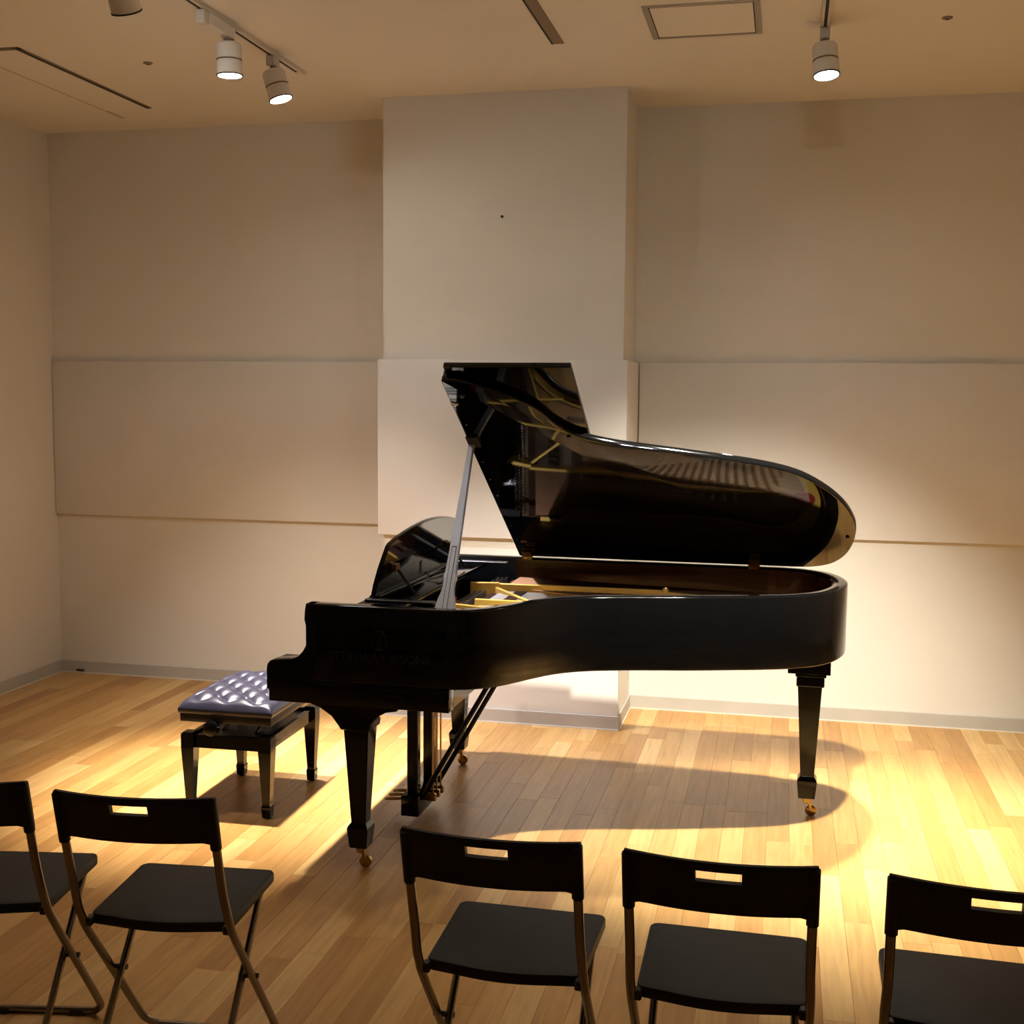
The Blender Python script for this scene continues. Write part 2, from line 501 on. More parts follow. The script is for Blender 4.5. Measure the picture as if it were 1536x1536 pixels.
def spotlight(x, y, aim, watts, cone, spill, color, label, driver=False):
    t = thing('track_spotlight', label, 'spotlight', (x, y, H-0.0205), 0, 'track spotlights')
    zl = LAMP_Z - (H-0.0205)       # lens centre below the track
    if driver:
        obj('driver_box', box(-0.022, 0.022, -0.20, 0.02, -0.045, -0.001, 0.004, 2), m_white, t)
        obj('adaptor', box(-0.018, 0.018, -0.24, -0.20, -0.050, -0.001, 0.003, 2), m_trackm, t)
        obj('swivel', lathe([(0, -0.045), (0.020, -0.045), (0.018, -0.052), (0.008, -0.054), (0.008, -0.066), (0, -0.066)], 16), m_slot, t)
    else:
        obj('adaptor', box(-0.019, 0.019, -0.030, 0.030, -0.042, -0.001, 0.004, 2), m_trackm, t)
        obj('swivel', lathe([(0, -0.042), (0.010, -0.042), (0.010, -0.060), (0, -0.060)], 12), m_slot, t)
    # head: axis towards aim, limited tilt of the can
    c0 = Vector((x, y, LAMP_Z))
    ax = (Vector(aim)-c0).normalized()
    pivot = Vector((0, 0, -0.058))
    q = Vector((0, 0, -1)).rotation_difference(ax)
    R = Matrix.Translation(pivot) @ q.to_matrix().to_4x4()
    Lh = 0.125
    prof = [(0, 0.002), (0.030, 0.002), (0.044, -0.004), (0.049, -0.014), (0.049, -0.062), (0.0465, -0.064), (0.0465, -0.068), (0.049, -0.070),
            (0.050, -Lh), (0.046, -Lh), (0.044, -Lh+0.012), (0, -Lh+0.012)]
    obj('housing', lathe(prof, 28, R), m_white, t, True, 35)
    obj('seam_ring', lathe([(0.0466, -0.0635), (0.0495, -0.0635), (0.0495, -0.0685), (0.0466, -0.0685), (0.0466, -0.0635)], 28, R), m_slot, t, True, 35)
    obj('trim_ring', lathe([(0.0465, -Lh-0.001), (0.0512, -Lh-0.001), (0.0512, -Lh+0.004), (0.0465, -Lh+0.004), (0.0465, -Lh-0.001)], 28, R), m_dark, t, True, 35)
    obj('lens', lathe([(0, -Lh+0.006), (0.0435, -Lh+0.006), (0.0435, -Lh+0.010), (0, -Lh+0.010)], 28, R), m_lens, t)
    # the reflector's beam and the wider spill of the open can
    for nm, w_, ang, bl in (('beam_light', watts, cone, 1.0), ('spill_light', spill, 92, 0.6)):
        ld = bpy.data.lights.new(nm, 'SPOT')
        ld.energy = w_
        ld.color = color
        ld.spot_size = math.radians(ang)
        ld.spot_blend = bl
        ld.shadow_soft_size = 0.04
        lo = bpy.data.objects.new(nm, ld)
        COL.objects.link(lo)
        lo.parent = t
        lo.location = R @ Vector((0, 0, -Lh-0.045))
        lo.rotation_euler = q.to_euler()
    return t
for i, a in enumerate(LAMPS):
    spotlight(*a, driver=(i == 0))

# ------------------------------------------------------------------ grand piano (local: x = u towards tail, y = v towards bass, z up)
ZR, PWID = 0.929, 1.395
TH = -0.0205
piano = thing('grand_piano', 'black polished grand piano with the lid propped open', 'piano', (-1.562, 3.813, 0), TH)
outline = [(0, 0), (.13, 0), (.27, 0), (.40, 0), (.49, .003), (.555, .018), (.61, .052), (.655, .100), (.700, .170), (.738, .236), (.789, .310), (.850, .367),
           (.935, .413), (1.07, .458), (1.253, .507), (1.389, .552), (1.50, .590), (1.60, .636), (1.675, .692), (1.73, .765), (1.768, .860), (1.790, .965),
           (1.792, 1.065), (1.772, 1.175), (1.726, 1.280), (1.650, 1.355), (1.56, 1.388), (1.45, PWID), (1.2, PWID), (.9, PWID), (.6, PWID), (.3, PWID), (0, PWID)]
OUT = catmull(outline, 14)
INN = offset_poly(OUT, 0.052)
RB = 0.664   # rim bottom

def strip_loop(bm, rows_, closed_rows=True):
    n = len(rows_[0])
    vv = [[bm.verts.new(p) for p in r] for r in rows_]
    k = len(rows_)
    for a in range(k if closed_rows else k-1):
        b = (a+1) % k
        for i in range(n-1):
            bm.faces.new((vv[a][i], vv[a][i+1], vv[b][i+1], vv[b][i]))
    if closed_rows:
        bm.faces.new([vv[a][0] for a in range(k)])
        bm.faces.new([vv[a][-1] for a in reversed(range(k))])
    bmesh.ops.recalc_face_normals(bm, faces=list(bm.faces))

def along(pl, z):
    return [(p.x, p.y, z) for p in pl]
bm = bmesh.new()
O1 = offset_poly(OUT, 0.004)
O2 = offset_poly(OUT, 0.0012)
I1 = offset_poly(OUT, 0.048)
strip_loop(bm, [along(O1, RB), along(O2, RB+0.002), along(OUT, RB+0.006), along(OUT, ZR-0.006), along(O2, ZR-0.002), along(O1, ZR), along(I1, ZR), along(INN, ZR-0.004), along(INN, RB)])
rim = obj('rim', bm, m_lac, piano, True, 50)
# veneer of the inner rim
i0 = 14
seg_ = [p for p in offset_poly(OUT, 0.0535)]
seg2 = [p for p in offset_poly(OUT, 0.0585)]
sel = [k for k in range(len(OUT)) if OUT[k].x > 0.40]
bm = bmesh.new()
strip_loop(bm, [along([seg_[k] for k in sel], ZR-0.008), along([seg2[k] for k in sel], ZR-0.008), along([seg2[k] for k in sel], 0.74), along([seg_[k] for k in sel], 0.74)])
ir = obj('inner_rim', bm, m_mahog, piano, True, 50)
ir.shadow_terminator_geometry_offset = 0.3
ir.shadow_terminator_shading_offset = 0.3

# arm cheek profile (u,z)
cheek = [(0.0, .929), (-.004, .905), (-.006, .875), (-.003, .862), (.001, .845), (.004, .820), (.003, .802), (-.002, .784), (-.012, .766), (-.028, .748), (-.050, .737), (-.080, .733), (-.118, .730),
         (-.134, .725), (-.143, .714), (-.146, .698), (-.146, .628), (-.138, .626), (-.138, .586), (.505, .586), (.505, .664), (.03, .664), (.03, .929)]
for v0, v1 in ((0.0, 0.058), (PWID-0.058, PWID)):
    a = obj('arm', prism(cheek, v0-0.0008, v1+0.0008, 'y', 0.003, 2, 40), m_lac, piano, True, 30)
# key bed, key slip, key blocks
obj('key_bed', box(-.118, .505, .058, PWID-.058, .590, .650, .002, 1), m_lac, piano)
obj('key_slip', box(-.138, -.116, .14, PWID-.14, .610, .690, .004, 2), m_lac, piano)
for v0, v1 in ((.060, .138), (PWID-.138, PWID-.060)):
    obj('key_block', box(-.138, .050, v0, v1, .651, .722, .006, 2), m_lac, piano)
# belly rail and underside beams
obj('belly_rail', box(.44, .50, .06, PWID-.06, .62, .74), m_satin, piano)
for (a, b) in (((.5, .35), (1.55, .85)), ((.5, .75), (1.6, 1.0)), ((.5, 1.1), (1.6, 1.2))):
    d = Vector((b[0]-a[0], b[1]-a[1], 0))
    Mx = Matrix.Translation((a[0], a[1], .70)) @ Matrix.Rotation(math.atan2(d.y, d.x), 4, 'Z')
    obj('beam', box(0, d.length, -.03, .03, -.028, .03, mtx=Mx), m_mahog, piano)
obj('underside_brace', box(.50, .58, .20, 1.2, .655, .70), m_mahog, piano)
# name board, fall board
obj('fallboard', prism([(.095, .735), (.120, .735), (.150, .880), (.140, .902), (.122, .905), (.118, .880)], .060, PWID-.060, 'y', .004, 2, 40), m_lac, piano, True, 30)
obj('music_shelf', box(.135, .300, .062, PWID-.062, .898, .916, .003, 2), m_lac, piano, True, 30)
obj('stretcher', box(.06, .094, .060, PWID-.060, .74, .76, .002, 1), m_lac, piano)
# keys
kw = (PWID-.276)/52
whites, blacks = [], []
wm = bpy.data.meshes.new('white_key'); b_ = box(-.102, .045, .0006, kw-.0006, .665, .706, .0015, 1); b_.to_mesh(wm); b_.free(); wm.materials.append(m_ivory)
bmm = bpy.data.meshes.new('black_key'); b_ = prism([(-.055, .706), (-.050, .718), (.045, .718), (.045, .706)], -.0048, .0048, 'y', .0012, 1); b_.to_mesh(bmm); b_.free(); bmm.materials.append(m_ebony)
for i in range(52):
    o = bpy.data.objects.new('white_key', wm); COL.objects.link(o); o.parent = piano
    o.location = (0, .138+i*kw, 0)
    # treble side is v=0: the row runs from C8 (i=0) down to A0
    nm = 'CBAGFED'[i % 7]
    if i > 0 and nm in 'BAGED' and i < 52:
        pass
for i in range(1, 52):
    hi = 'CBAGFED'[(i-1) % 7]      # key on treble side of the joint
    lo_ = 'CBAGFED'[i % 7]
    if (hi, lo_) in (('B', 'A'), ('A', 'G'), ('G', 'F'), ('E', 'D'), ('D', 'C')):
        o = bpy.data.objects.new('black_key', bmm); COL.objects.link(o); o.parent = piano
        o.location = (0, .138+i*kw, 0)

# music desk: back of the leaning board is seen
dv0, dv1 = .20, 1.13
def desk_poly():
    w_ = dv1-dv0
    p = [(0, 0), (0.004, .06)]
    p = [(0.0, 0.0), (-.006, .045), (.0, .10), (.016, .150), (.030, .185)]
    top = []
    for k in range(0, 13):
        t = k/12
        x = .045+(w_-.09)*t
        top.append((x, .195+.045*math.sin(PI*t)**0.8))
    right = [(w_-a, b) for a, b in reversed(p)]
    return p+top+right
Rd = Matrix.Translation((.165, dv0, .926)) @ Matrix.Rotation(-math.radians(14), 4, 'Y').inverted()
bm = bmesh.new()
add_prism(bm, desk_poly(), -.008, .008, 'x')
es = [e for e in bm.edges if len(e.link_faces) == 2 and e.calc_face_angle() > math.radians(60)]
bmesh.ops.bevel(bm, geom=es, offset=.003, segments=2, affect='EDGES')
bm.transform(Rd)
desk = obj('music_desk', bm, m_deskm, piano, True, 30)
obj('desk_ledge', box(.145, .185, dv0+.02, dv1-.02, .917, .928, .002, 1), m_lac, desk)
for v in (.33, 1.0):
    obj('desk_strut', tube([(.205, v, 1.02), (.27, v+.02, .923)], .005, 8), m_satin, desk)
    obj('desk_hinge', box(.195, .215, v-.02, v+.02, 1.005, 1.03, .002, 1), m_brass, desk)
for v in (.16, PWID-.20):
    obj('desk_slide', box(.15, .40, v, v+.035, .9165, .926, .002, 1), m_satin, piano)

# iron plate, soundboard, strings
insideP = [p for p, q in zip(offset_poly(OUT, .060), OUT) if q.x > .36]
bm = bmesh.new()
add_prism(bm, [(p.x, p.y) for p in insideP], .752, .762)
obj('soundboard', bm, m_sound, piano)
pl_o = [p for p, q in zip(offset_poly(OUT, .062), OUT) if q.x > .44]
pl_i = [p for p, q in zip(offset_poly(OUT, .125), OUT) if q.x > .44]
bm = bmesh.new()
strip_loop(bm, [along(pl_o, .795), along(pl_o, .822), along(pl_i, .812), along(pl_i, .795)])
plate = obj('iron_plate', bm, m_gold, piano, True, 40)
obj('pin_block_web', prism([(.36, .065), (.52, .065), (.60, .14), (.62, .50), (.60, .95), (.56, 1.32), (.36, 1.32)], .800, .818, 'z', .003, 1), m_gold_shaded, plate)
def bar(name, a, b, w0, z0, z1, m, parent, z1b=None):
    d = Vector((b[0]-a[0], b[1]-a[1], 0))
    n = Vector((-d.y, d.x, 0)).normalized()*w0
    A, B = Vector((a[0], a[1], 0)), Vector((b[0], b[1], 0))
    bm = bmesh.new()
    zz = z1 if z1b is None else z1b
    bot = [A-n, B-n, B+n, A+n]
    top = [A-n*.7, B-n*.7, B+n*.7, A+n*.7]
    vb = [bm.verts.new((p.x, p.y, z0)) for p in bot]
    vt_ = [bm.verts.new((p.x, p.y, z)) for p, z in zip(top, (z1, zz, zz, z1))]
    bm.faces.new(vb); bm.faces.new(vt_)
    for i in range(4):
        j = (i+1) % 4
        bm.faces.new((vb[i], vb[j], vt_[j], vt_[i]))
    bmesh.ops.recalc_face_normals(bm, faces=list(bm.faces))
    bmesh.ops.bevel(bm, geom=list(bm.edges), offset=.002, segments=1, affect='EDGES')
    return obj(name, bm, m, parent)
bar('plate_strut', (.42, .97), (1.10, .985), .013, .815, .872, m_gold, plate)
bar('plate_strut', (1.10, .985), (1.55, 1.01), .016, .81, .866, m_gold, plate, .838)
obj('strut_post', lathe([(0, .80), (.012, .80), (.012, .876), (.007, .884), (0, .886)], 14, Matrix.Translation((1.10, .985, 0))), m_gold, plate, True, 40)
bar('plate_strut', (.42, .62), (1.28, .70), .012, .815, .866, m_gold, plate, .85)
bar('plate_strut', (.36, .47), (.80, .45), .012, .815, .872, m_gold, plate, .85)
bar('plate_strut', (.40, .97), (.72, .60), .010, .815, .862, m_gold, plate, .84)
bar('plate_strut', (.315, .93), (.43, .955), .016, .81, .878, m_gold, plate)
bar('plate_strut', (.60, .12), (.62, .60), .010, .81, .846, m_gold, plate)
# strings (too fine to count one by one)
bm = bmesh.new()
def bent_v(u):
    for a, b in zip(OUT[:-1], OUT[1:]):
        if a.x <= u <= b.x and a.y < .9:
            return a.y+(b.y-a.y)*(u-a.x)/max(b.x-a.x, 1e-6)
    return .6
for k in range(70):
    v = .09+k*(.98-.09)/69
    # run towards the tail and slightly to the bass until the bent side is met
    u = .56
    while u < 1.68 and v+(u-.56)*.12 > bent_v(u)+.14:
        u += .02
    if u < .62:
        continue
    add_tube(bm, [(.44, v, .842), (u, v+(u-.56)*.12, .838)], .0011, 3, False)
o = obj('treble_strings', bm, m_string, piano); o['kind'] = 'stuff'
bm = bmesh.new()
for k in range(34):
    v = 1.0+k*.0083
    add_tube(bm, [(.44, v, .852), (1.62-.004*k, v-.34+.0065*k, .850)], .0022, 3, False)
o = obj('bass_strings', bm, m_copper, piano); o['kind'] = 'stuff'
bm = bmesh.new()
for r_ in range(3):
    for k in range(60):
        add_tube(bm, [(.345+r_*.018, .10+k*.0198+r_*.006, .80), (.345+r_*.018, .10+k*.0198+r_*.006, .850)], .003, 4)
o = obj('tuning_pins', bm, m_string, piano); o['kind'] = 'stuff'
bm = bmesh.new()
for k in range(66):
    add_box(bm, .500, .545, .13+k*.0178, .13+k*.0178+.011, .826, .846)
o = obj('dampers', bm, m_brown, piano); o['kind'] = 'stuff'
obj('damper_rail', box(.40, .495, .10, 1.30, .819, .836, .002, 1), m_brown, piano)
obj('felt_strip', box(.335, .350, .30, .62, .80, .872, .002, 1), m_red, piano)
obj('sound_hole', lathe([(0, .8235), (.05, .8235), (.055, .820), (0, .820)], 24, Matrix.Translation((1.655, 1.03, 0))), m_red, plate)
obj('tail_bridge', prism([(.80, .60), (1.15, .66), (1.45, .80), (1.45, .84), (1.13, .70), (.80, .64)], .762, .828), m_mahog, piano)

# lid: hinged on the bass side
ALPHA = math.radians(32.5)
ER = Vector((0, -math.cos(ALPHA), math.sin(ALPHA)))
EN = Vector((0, math.sin(ALPHA), math.cos(ALPHA)))      # towards the lid's upper face
HINGE = Vector((0, PWID-.032, ZR+.004))
ML = Matrix((Vector((1, 0, 0)), ER, EN)).transposed().to_4x4()
ML.translation = HINGE
# lid outline (u, r): r measured from the hinge
lid_pts = [(.416, 1.391), (.473, 1.387), (.538, 1.359), (.611, 1.318), (.691, 1.247), (.735, 1.180), (.764, 1.120), (.807, 1.062), (.858, 1.024), (.964, .982), (1.10, .949), (1.238, .916), (1.378, .883),
           (1.513, .838), (1.614, .779), (1.703, .679), (1.769, .564), (1.808, .443), (1.819, .358), (1.812, .238), (1.786, .130), (1.736, .048), (1.66, .008), (1.58, .0)]
LP = [(p.x, p.y) for p in catmull(lid_pts, 4)]
poly = [(.416, 0.0)]+LP
LT = .026
lid = obj('lid', (lambda b: (b.transform(ML), b)[1])(prism(poly, 0, LT, 'z', .005, 3, 45)), m_lac_lid, piano, True, 30)
bm = prism([(.428, .012), (.428, 1.432), (.866, 1.432), (.866, .012)], LT+.003, 2*LT-.002, 'z', .004, 2, 45)
bm.transform(ML)
obj('lid_flap', bm, m_lac_lid, piano, True, 30)
bm = box(.417, .430, .02, 1.385, LT*.2, LT*1.9, .002, 1); bm.transform(ML)
obj('flap_hinge', bm, m_satin, lid)
for (u, r) in ((.80, 1.035), (1.79, .30), (.47, 1.30)):
    bm = lathe([(0, 0), (.008, 0), (.007, -.006), (0, -.007)], 12, Matrix.Translation((u, r-.0, 0))); bm.transform(ML)
    obj('lid_bumper', bm, m_satin, lid, True, 40)
# studs along the front edge of the lid
for k in range(9):
    r = .16+k*.135
    bm = lathe([(0, 0), (.0035, 0), (.003, -.0012), (0, -.0015)], 8, Matrix.Translation((.438, r, 0))); bm.transform(ML)
    obj('lid_screw', bm, m_string, lid)
bm = prism([(.417, 1.262), (.445, 1.250), (.417, 1.232)], -.004, .0, 'z'); bm.transform(ML)
obj('white_wedge', bm, m_ivory, lid)  # small white wedge on the front edge of the lid
bm = box(.416, .460, .96, 1.03, -.010, 0, .002, 1); bm.transform(ML)
obj('prop_cup', bm, m_satin, lid)
# lid hinges
for u in (.455, 1.425):
    hg = obj('lid_hinge', box(u-.022, u+.022, PWID-.056, PWID-.050, ZR-.038, ZR+.004, .001, 1), m_brass, piano)
    bm = box(u-.020, u+.020, .004, .050, -.004, 0, .001, 1); bm.transform(ML)
    obj('hinge_leaf', bm, m_brass, hg)
    obj('hinge_knuckle', tube([(u-.024, PWID-.045, ZR+.006), (u+.024, PWID-.045, ZR+.006)], .006, 10), m_brass, hg, True, 40)
# prop stick
pb = Vector((.457, .085, .862))
pt_ = Vector((.428, .545, 1.464))
dirp = (pt_-pb)
Lp = dirp.length
ez = dirp.normalized()
ex = Vector((1, 0, 0)); ex = (ex-ez*ex.dot(ez)).normalized()
ey = ez.cross(ex)
MP = Matrix((ex, ey, ez)).transposed().to_4x4(); MP.translation = pb
prof = [(-.034, 0), (-.034, .075), (-.030, .095), (-.022, .125), (-.019, .150), (-.020, .175), (-.023, .185), (-.019, .200), (-.017, .26), (-.016, .32), (-.0115, .55), (-.0095, Lp)]
prp = [(a, b) for a, b in prof]+[(-a, b) for a, b in reversed(prof)]
bm = prism(prp, -.011, .011, 'y', .0015, 1, 50); bm.transform(MP)
prop = obj('lid_prop', bm, m_prop, piano, True, 25)
bm = prism([(-.0065, .0), (-.0065, .30), (.0065, .30), (.0065, .0)], -.0125, -.0108, 'y'); bm.transform(MP)
obj('half_stick', bm, m_prop, prop)
for x in (-.0085, .0065):
    bm = box(x, x+.002, -.0118, -.0105, .0, .302); bm.transform(MP)
    obj('slot_line', bm, m_dark, prop)
bm = box(-.0085, .0085, -.0118, -.0105, .300, .304); bm.transform(MP)
obj('slot_line', bm, m_dark, prop)

# legs
def leg(u, v, top, bracket=False, capital=False):
    z_t = top
    L_ = obj('leg', (lambda: None)() or leg_bm(z_t), m_lac, piano, True, 30)
    L_.location = (u, v, 0)
    if bracket:
        bp_ = [(-.190, .590), (-.168, .580), (-.125, .565), (-.085, .540), (-.058, .505), (-.052, .495), (.052, .495), (.056, .520), (.080, .548), (.110, .565), (.150, .572), (.150, .590)]
        b1 = obj('bracket', prism(bp_, -.052, .052, 'y', .002, 1, 40), m_lac, L_, True, 30)
    if capital:
        obj('capital', box(-.085, .075, -.075, .075, .578, .664, .002, 1), m_lac, L_)
        obj('capital', box(-.056, .060, -.056, .056, .562, .578, .003, 2), m_lac, L_)
        obj('capital', box(-.052, .054, -.052, .052, .522, .562, .006, 2), m_lac, L_)
    foot = obj('foot', leg_foot(), m_lac, L_, True, 30)
    cm = Matrix.Translation((0, 0, 0))
    obj('caster_fork', prism([(-.016, .074), (.016, .074), (.020, .045), (.026, .020), (.012, .018), (.006, .050), (-.010, .052)], -.014, .014, 'y', .002, 1, 40), m_brass, L_, True, 30)
    obj('caster_wheel', lathe([(0, -.010), (.018, -.010), (.022, -.007), (.022, .007), (.018, .010), (0, .010)], 20, Matrix.Translation((.018, 0, .022)) @ Matrix.Rotation(PI/2, 4, 'X')), m_brass, L_, True, 40)
    return L_
def leg_bm(zt):
    bm = bmesh.new()
    z0 = .150
    for (w0, z_a), (w1, z_b) in (((.0255, z0), (.046, zt)),):
        a = [bm.verts.new((sx*w0, sy*w0, z_a)) for sx, sy in ((-1, -1), (1, -1), (1, 1), (-1, 1))]
        b = [bm.verts.new((sx*w1, sy*w1, z_b)) for sx, sy in ((-1, -1), (1, -1), (1, 1), (-1, 1))]
        bm.faces.new(a); bm.faces.new(b)
        for i in range(4):
            j = (i+1) % 4
            bm.faces.new((a[i], a[j], b[j], b[i]))
    bmesh.ops.recalc_face_normals(bm, faces=list(bm.faces))
    bmesh.ops.bevel(bm, geom=list(bm.edges), offset=.003, segments=2, affect='EDGES')
    return bm
def leg_foot():
    bm = bmesh.new()
    prof_ = [(.0255, .164), (.036, .150), (.038, .142), (.031, .074)]
    rings = []
    for w_, z in prof_:
        rings.append([bm.verts.new((sx*w_, sy*w_, z)) for sx, sy in ((-1, -1), (1, -1), (1, 1), (-1, 1))])
    for a, b in zip(rings[:-1], rings[1:]):
        for i in range(4):
            j = (i+1) % 4
            bm.faces.new((a[i], a[j], b[j], b[i]))
    bm.faces.new(rings[0]); bm.faces.new(rings[-1])
    bmesh.ops.recalc_face_normals(bm, faces=list(bm.faces))
    bmesh.ops.bevel(bm, geom=list(bm.edges), offset=.002, segments=2, affect='EDGES')
    return bm
leg(.165, .078, .52, bracket=True)
leg(.165, PWID-.10, .52, bracket=True)
leg(1.665, 1.02, .53, capital=True)

# pedal lyre
ly = obj('pedal_box', box(.165, .235, .50, .80, .035, .115, .004, 2), m_lac, piano, True, 30)
obj('lyre_top', box(.14, .26, .52, .78, .555, .590, .003, 1), m_lac, piano)
for v in (.535, .735):
    obj('lyre_post', box(.178, .222, v, v+.035, .112, .560, .003, 1), m_lac, piano, True, 30)
for v in (.60, .65, .70):
    bm = bmesh.new()
    add_tube(bm, [(.175, v, .072), (.13, v, .070), (.095, v, .066), (.068, v, .058)], .01, 10, True, [.008, .011, .014, .009])
    bm.transform(Matrix.Translation((0, 0, .03)) @ Matrix.Diagonal((1, 1, .55, 1)))
    obj('pedal', bm, m_brass, piano, True, 50)
    obj('pedal_rod', tube([(.262, v, .10), (.262, v, .60)], .0035, 8), m_brass, piano, True, 60)
    obj('pedal_lever', box(.236, .275, v-.009, v+.009, .070, .100, .003, 1), m_brass, piano)
for v in (.54, .76):
    obj('lyre_brace', tube([(.235, v, .095), (.56, v, .668)], .010, 10), m_lac, piano, True, 60)

# emblem and lettering on the treble cheek
def text_part(body, size, loc, m, parent, name):
    cu = bpy.data.curves.new(name, 'FONT')
    cu.body = body
    cu.size = size
    cu.align_x = 'CENTER'
    cu.extrude = 0.0002
    to = bpy.data.objects.new(name, cu)
    COL.objects.link(to)
    dg = bpy.context.evaluated_depsgraph_get()
    me = bpy.data.meshes.new_from_object(to.evaluated_get(dg))
    bpy.data.objects.remove(to)
    bpy.data.curves.remove(cu)
    me.transform(Matrix.Translation(loc) @ Matrix.Rotation(PI/2, 4, 'X'))
    return obj_me(name, me, m, parent)
lt = text_part('STEINWAY & SONS', .042, (.262, -.0014, .745), m_logo, piano, 'side_lettering')
bm = bmesh.new()
ue, ze = .262, .825
def lyre_curve(s):
    return [(ue+s*x, -.0016, ze+z) for x, z in ((.004, -.034), (.020, -.030), (.026, -.016), (.022, .004), (.012, .020), (.014, .032), (.020, .036))]
for s in (-1, 1):
    add_tube(bm, catmull(lyre_curve(s), 4), .0014, 5)
for x in (-.006, 0, .006):
    add_tube(bm, [(ue+x, -.0016, ze-.026), (ue+x, -.0016, ze+.026)], .0006, 4)
add_tube(bm, [(ue-.014, -.0016, ze+.024), (ue+.014, -.0016, ze+.024)], .001, 5)
add_tube(bm, [(ue-.012, -.0016, ze-.040), (ue+.012, -.0016, ze-.040)], .0016, 5)
add_tube(bm, [(ue, -.0016, ze-.040), (ue, -.0016, ze-.030)], .0012, 5)
obj('side_emblem', bm, m_logo, piano)

# ------------------------------------------------------------------ piano bench
BX0, BX1, BY0, BY1 = -2.262, -1.880, 4.225, 4.760
bench = thing('piano_bench', 'adjustable piano bench with a tufted dark leather seat', 'bench', ((BX0+BX1)/2, (BY0+BY1)/2, 0), math.radians(1.0))
bw, bd = (BX1-BX0)/2, (BY1-BY0)/2
# cushion: tufted grid
NX, NY = 72, 100
LX, LY = bw*2/3.3, bd*2/4.3          # tuft spacing
tuft = []
for j in range(-5, 6):
    for i in range(-5, 6):
        if (i+j) % 2 == 0:
            a_, b_ = i*LX/2, j*LY/2
            if abs(a_) < bw*.80 and abs(b_) < bd*.86:
                tuft.append((a_, b_))
def cush_z(x, y):
    ex_ = max(0, 1-(abs(x)/bw)**5); ey_ = max(0, 1-(abs(y)/bd)**6)
    base = (ex_*ey_)**0.45
    s_ = x/LX+y/LY
    t_ = x/LX-y/LY
    pil = abs(math.sin(PI*s_)*math.sin(PI*t_))**0.45
    # creases fade into plain lobes at the rim
    fx = max(0.0, min(1.0, (bw*.985-abs(x))/(bw*.16))); fy = max(0.0, min(1.0, (bd*.99-abs(y))/(bd*.10)))
    k_ = fx*fy
    dmin = min(math.hypot(x-a, y-b) for a, b in tuft)
    return .424+base*(.050-.025*k_*(1-pil))-.010*math.exp(-(dmin/.012)**2)*k_
bm = bmesh.new()
gv = []
for j in range(NY+1):
    row = []
    for i in range(NX+1):
        x = -bw+2*bw*i/NX; y = -bd+2*bd*j/NY
        row.append(bm.verts.new((x, y, cush_z(x, y))))
    gv.append(row)
for j in range(NY):
    for i in range(NX):
        bm.faces.new((gv[j][i], gv[j][i+1], gv[j+1][i+1], gv[j+1][i]))
# rolled rim and underside
loop = [gv[0][i] for i in range(NX+1)]+[gv[j][NX] for j in range(1, NY+1)]+[gv[NY][i] for i in range(NX-1, -1, -1)]+[gv[j][0] for j in range(NY-1, 0, -1)]
prev = loop
for k, (s, z) in enumerate(((1.012, .418), (1.006, .406), (.985, .400))):
    nl = [bm.verts.new((v.co.x*s, v.co.y*(1+(s-1)*.7), z)) for v in loop]
    for i in range(len(nl)):
        j = (i+1) % len(nl)
        bm.faces.new((prev[i], nl[i], nl[j], prev[j]))
    prev = nl
bm.faces.new(prev)
bmesh.ops.recalc_face_normals(bm, faces=list(bm.faces))
cush = obj('cushion', bm, m_leather, bench, True)
for a, b in tuft:
    obj('tuft_button', lathe([(.007, -.002), (.006, .002), (.003, .0045), (0, .005)], 10, Matrix.Translation((a, b, cush_z(a, b)))), m_button, cush, True)
obj('seat_frame', box(-bw+.004, bw-.004, -bd+.004, bd-.004, .368, .402, .003, 2), m_satin, bench, True, 30)
# lift mechanism
for x in (-.07, .07):
    for s in (-1, 1):
        obj('scissor_arm', tube([(x, -s*.13, .300), (x, s*.13, .366)], .008, 6), m_satin, bench)
obj('lift_plate', box(-bw+.05, bw-.05, -bd+.05, bd-.05, .290, .302), m_satin, bench)
obj('lift_spindle', tube([(-.05, -bd-.005, .352), (-.05, bd-.04, .352)], .008, 8), m_satin, bench)
obj('lift_knob', lathe([(0, -.020), (.024, -.020), (.030, -.014), (.030, .010), (.020, .016), (0, .016)], 12, Matrix.Translation((-.05, -bd-.012, .352)) @ Matrix.Rotation(PI/2, 4, 'X')), m_lac, bench, True, 35)
lx, lyy = bw-.032, bd-.030
def bleg():
    bm = bmesh.new()
    rings = []
    for w_, z in ((.016, .004), (.019, .045), (.0165, .052), (.0155, .060), (.026, .262), (.026, .318), (.020, .324)):
        rings.append([bm.verts.new((sx*w_, sy*w_, z)) for sx, sy in ((-1, -1), (1, -1), (1, 1), (-1, 1))])
    for a, b in zip(rings[:-1], rings[1:]):
        for i in range(4):
            j = (i+1) % 4
            bm.faces.new((a[i], a[j], b[j], b[i]))
    bm.faces.new(list(reversed(rings[0]))); bm.faces.new(rings[-1])
    bmesh.ops.recalc_face_normals(bm, faces=list(bm.faces))
    return bm
for sx in (-1, 1):
    for sy in (-1, 1):
        o = obj('leg', bleg(), m_lac, bench); o.location = (sx*lx, sy*lyy, 0)
        g = obj('glide', lathe([(0, 0), (.012, 0), (.012, .004), (0, .004)], 12), m_satin, o)
for sy in (-1, 1):
    obj('rail', box(-lx+.026, lx-.026, sy*lyy-.011, sy*lyy+.011, .262, .314, .002, 1), m_lac, bench)
for sx in (-1, 1):
    obj('rail', box(sx*lx-.011, sx*lx+.011, -lyy+.026, lyy-.026, .262, .314, .002, 1), m_lac, bench)

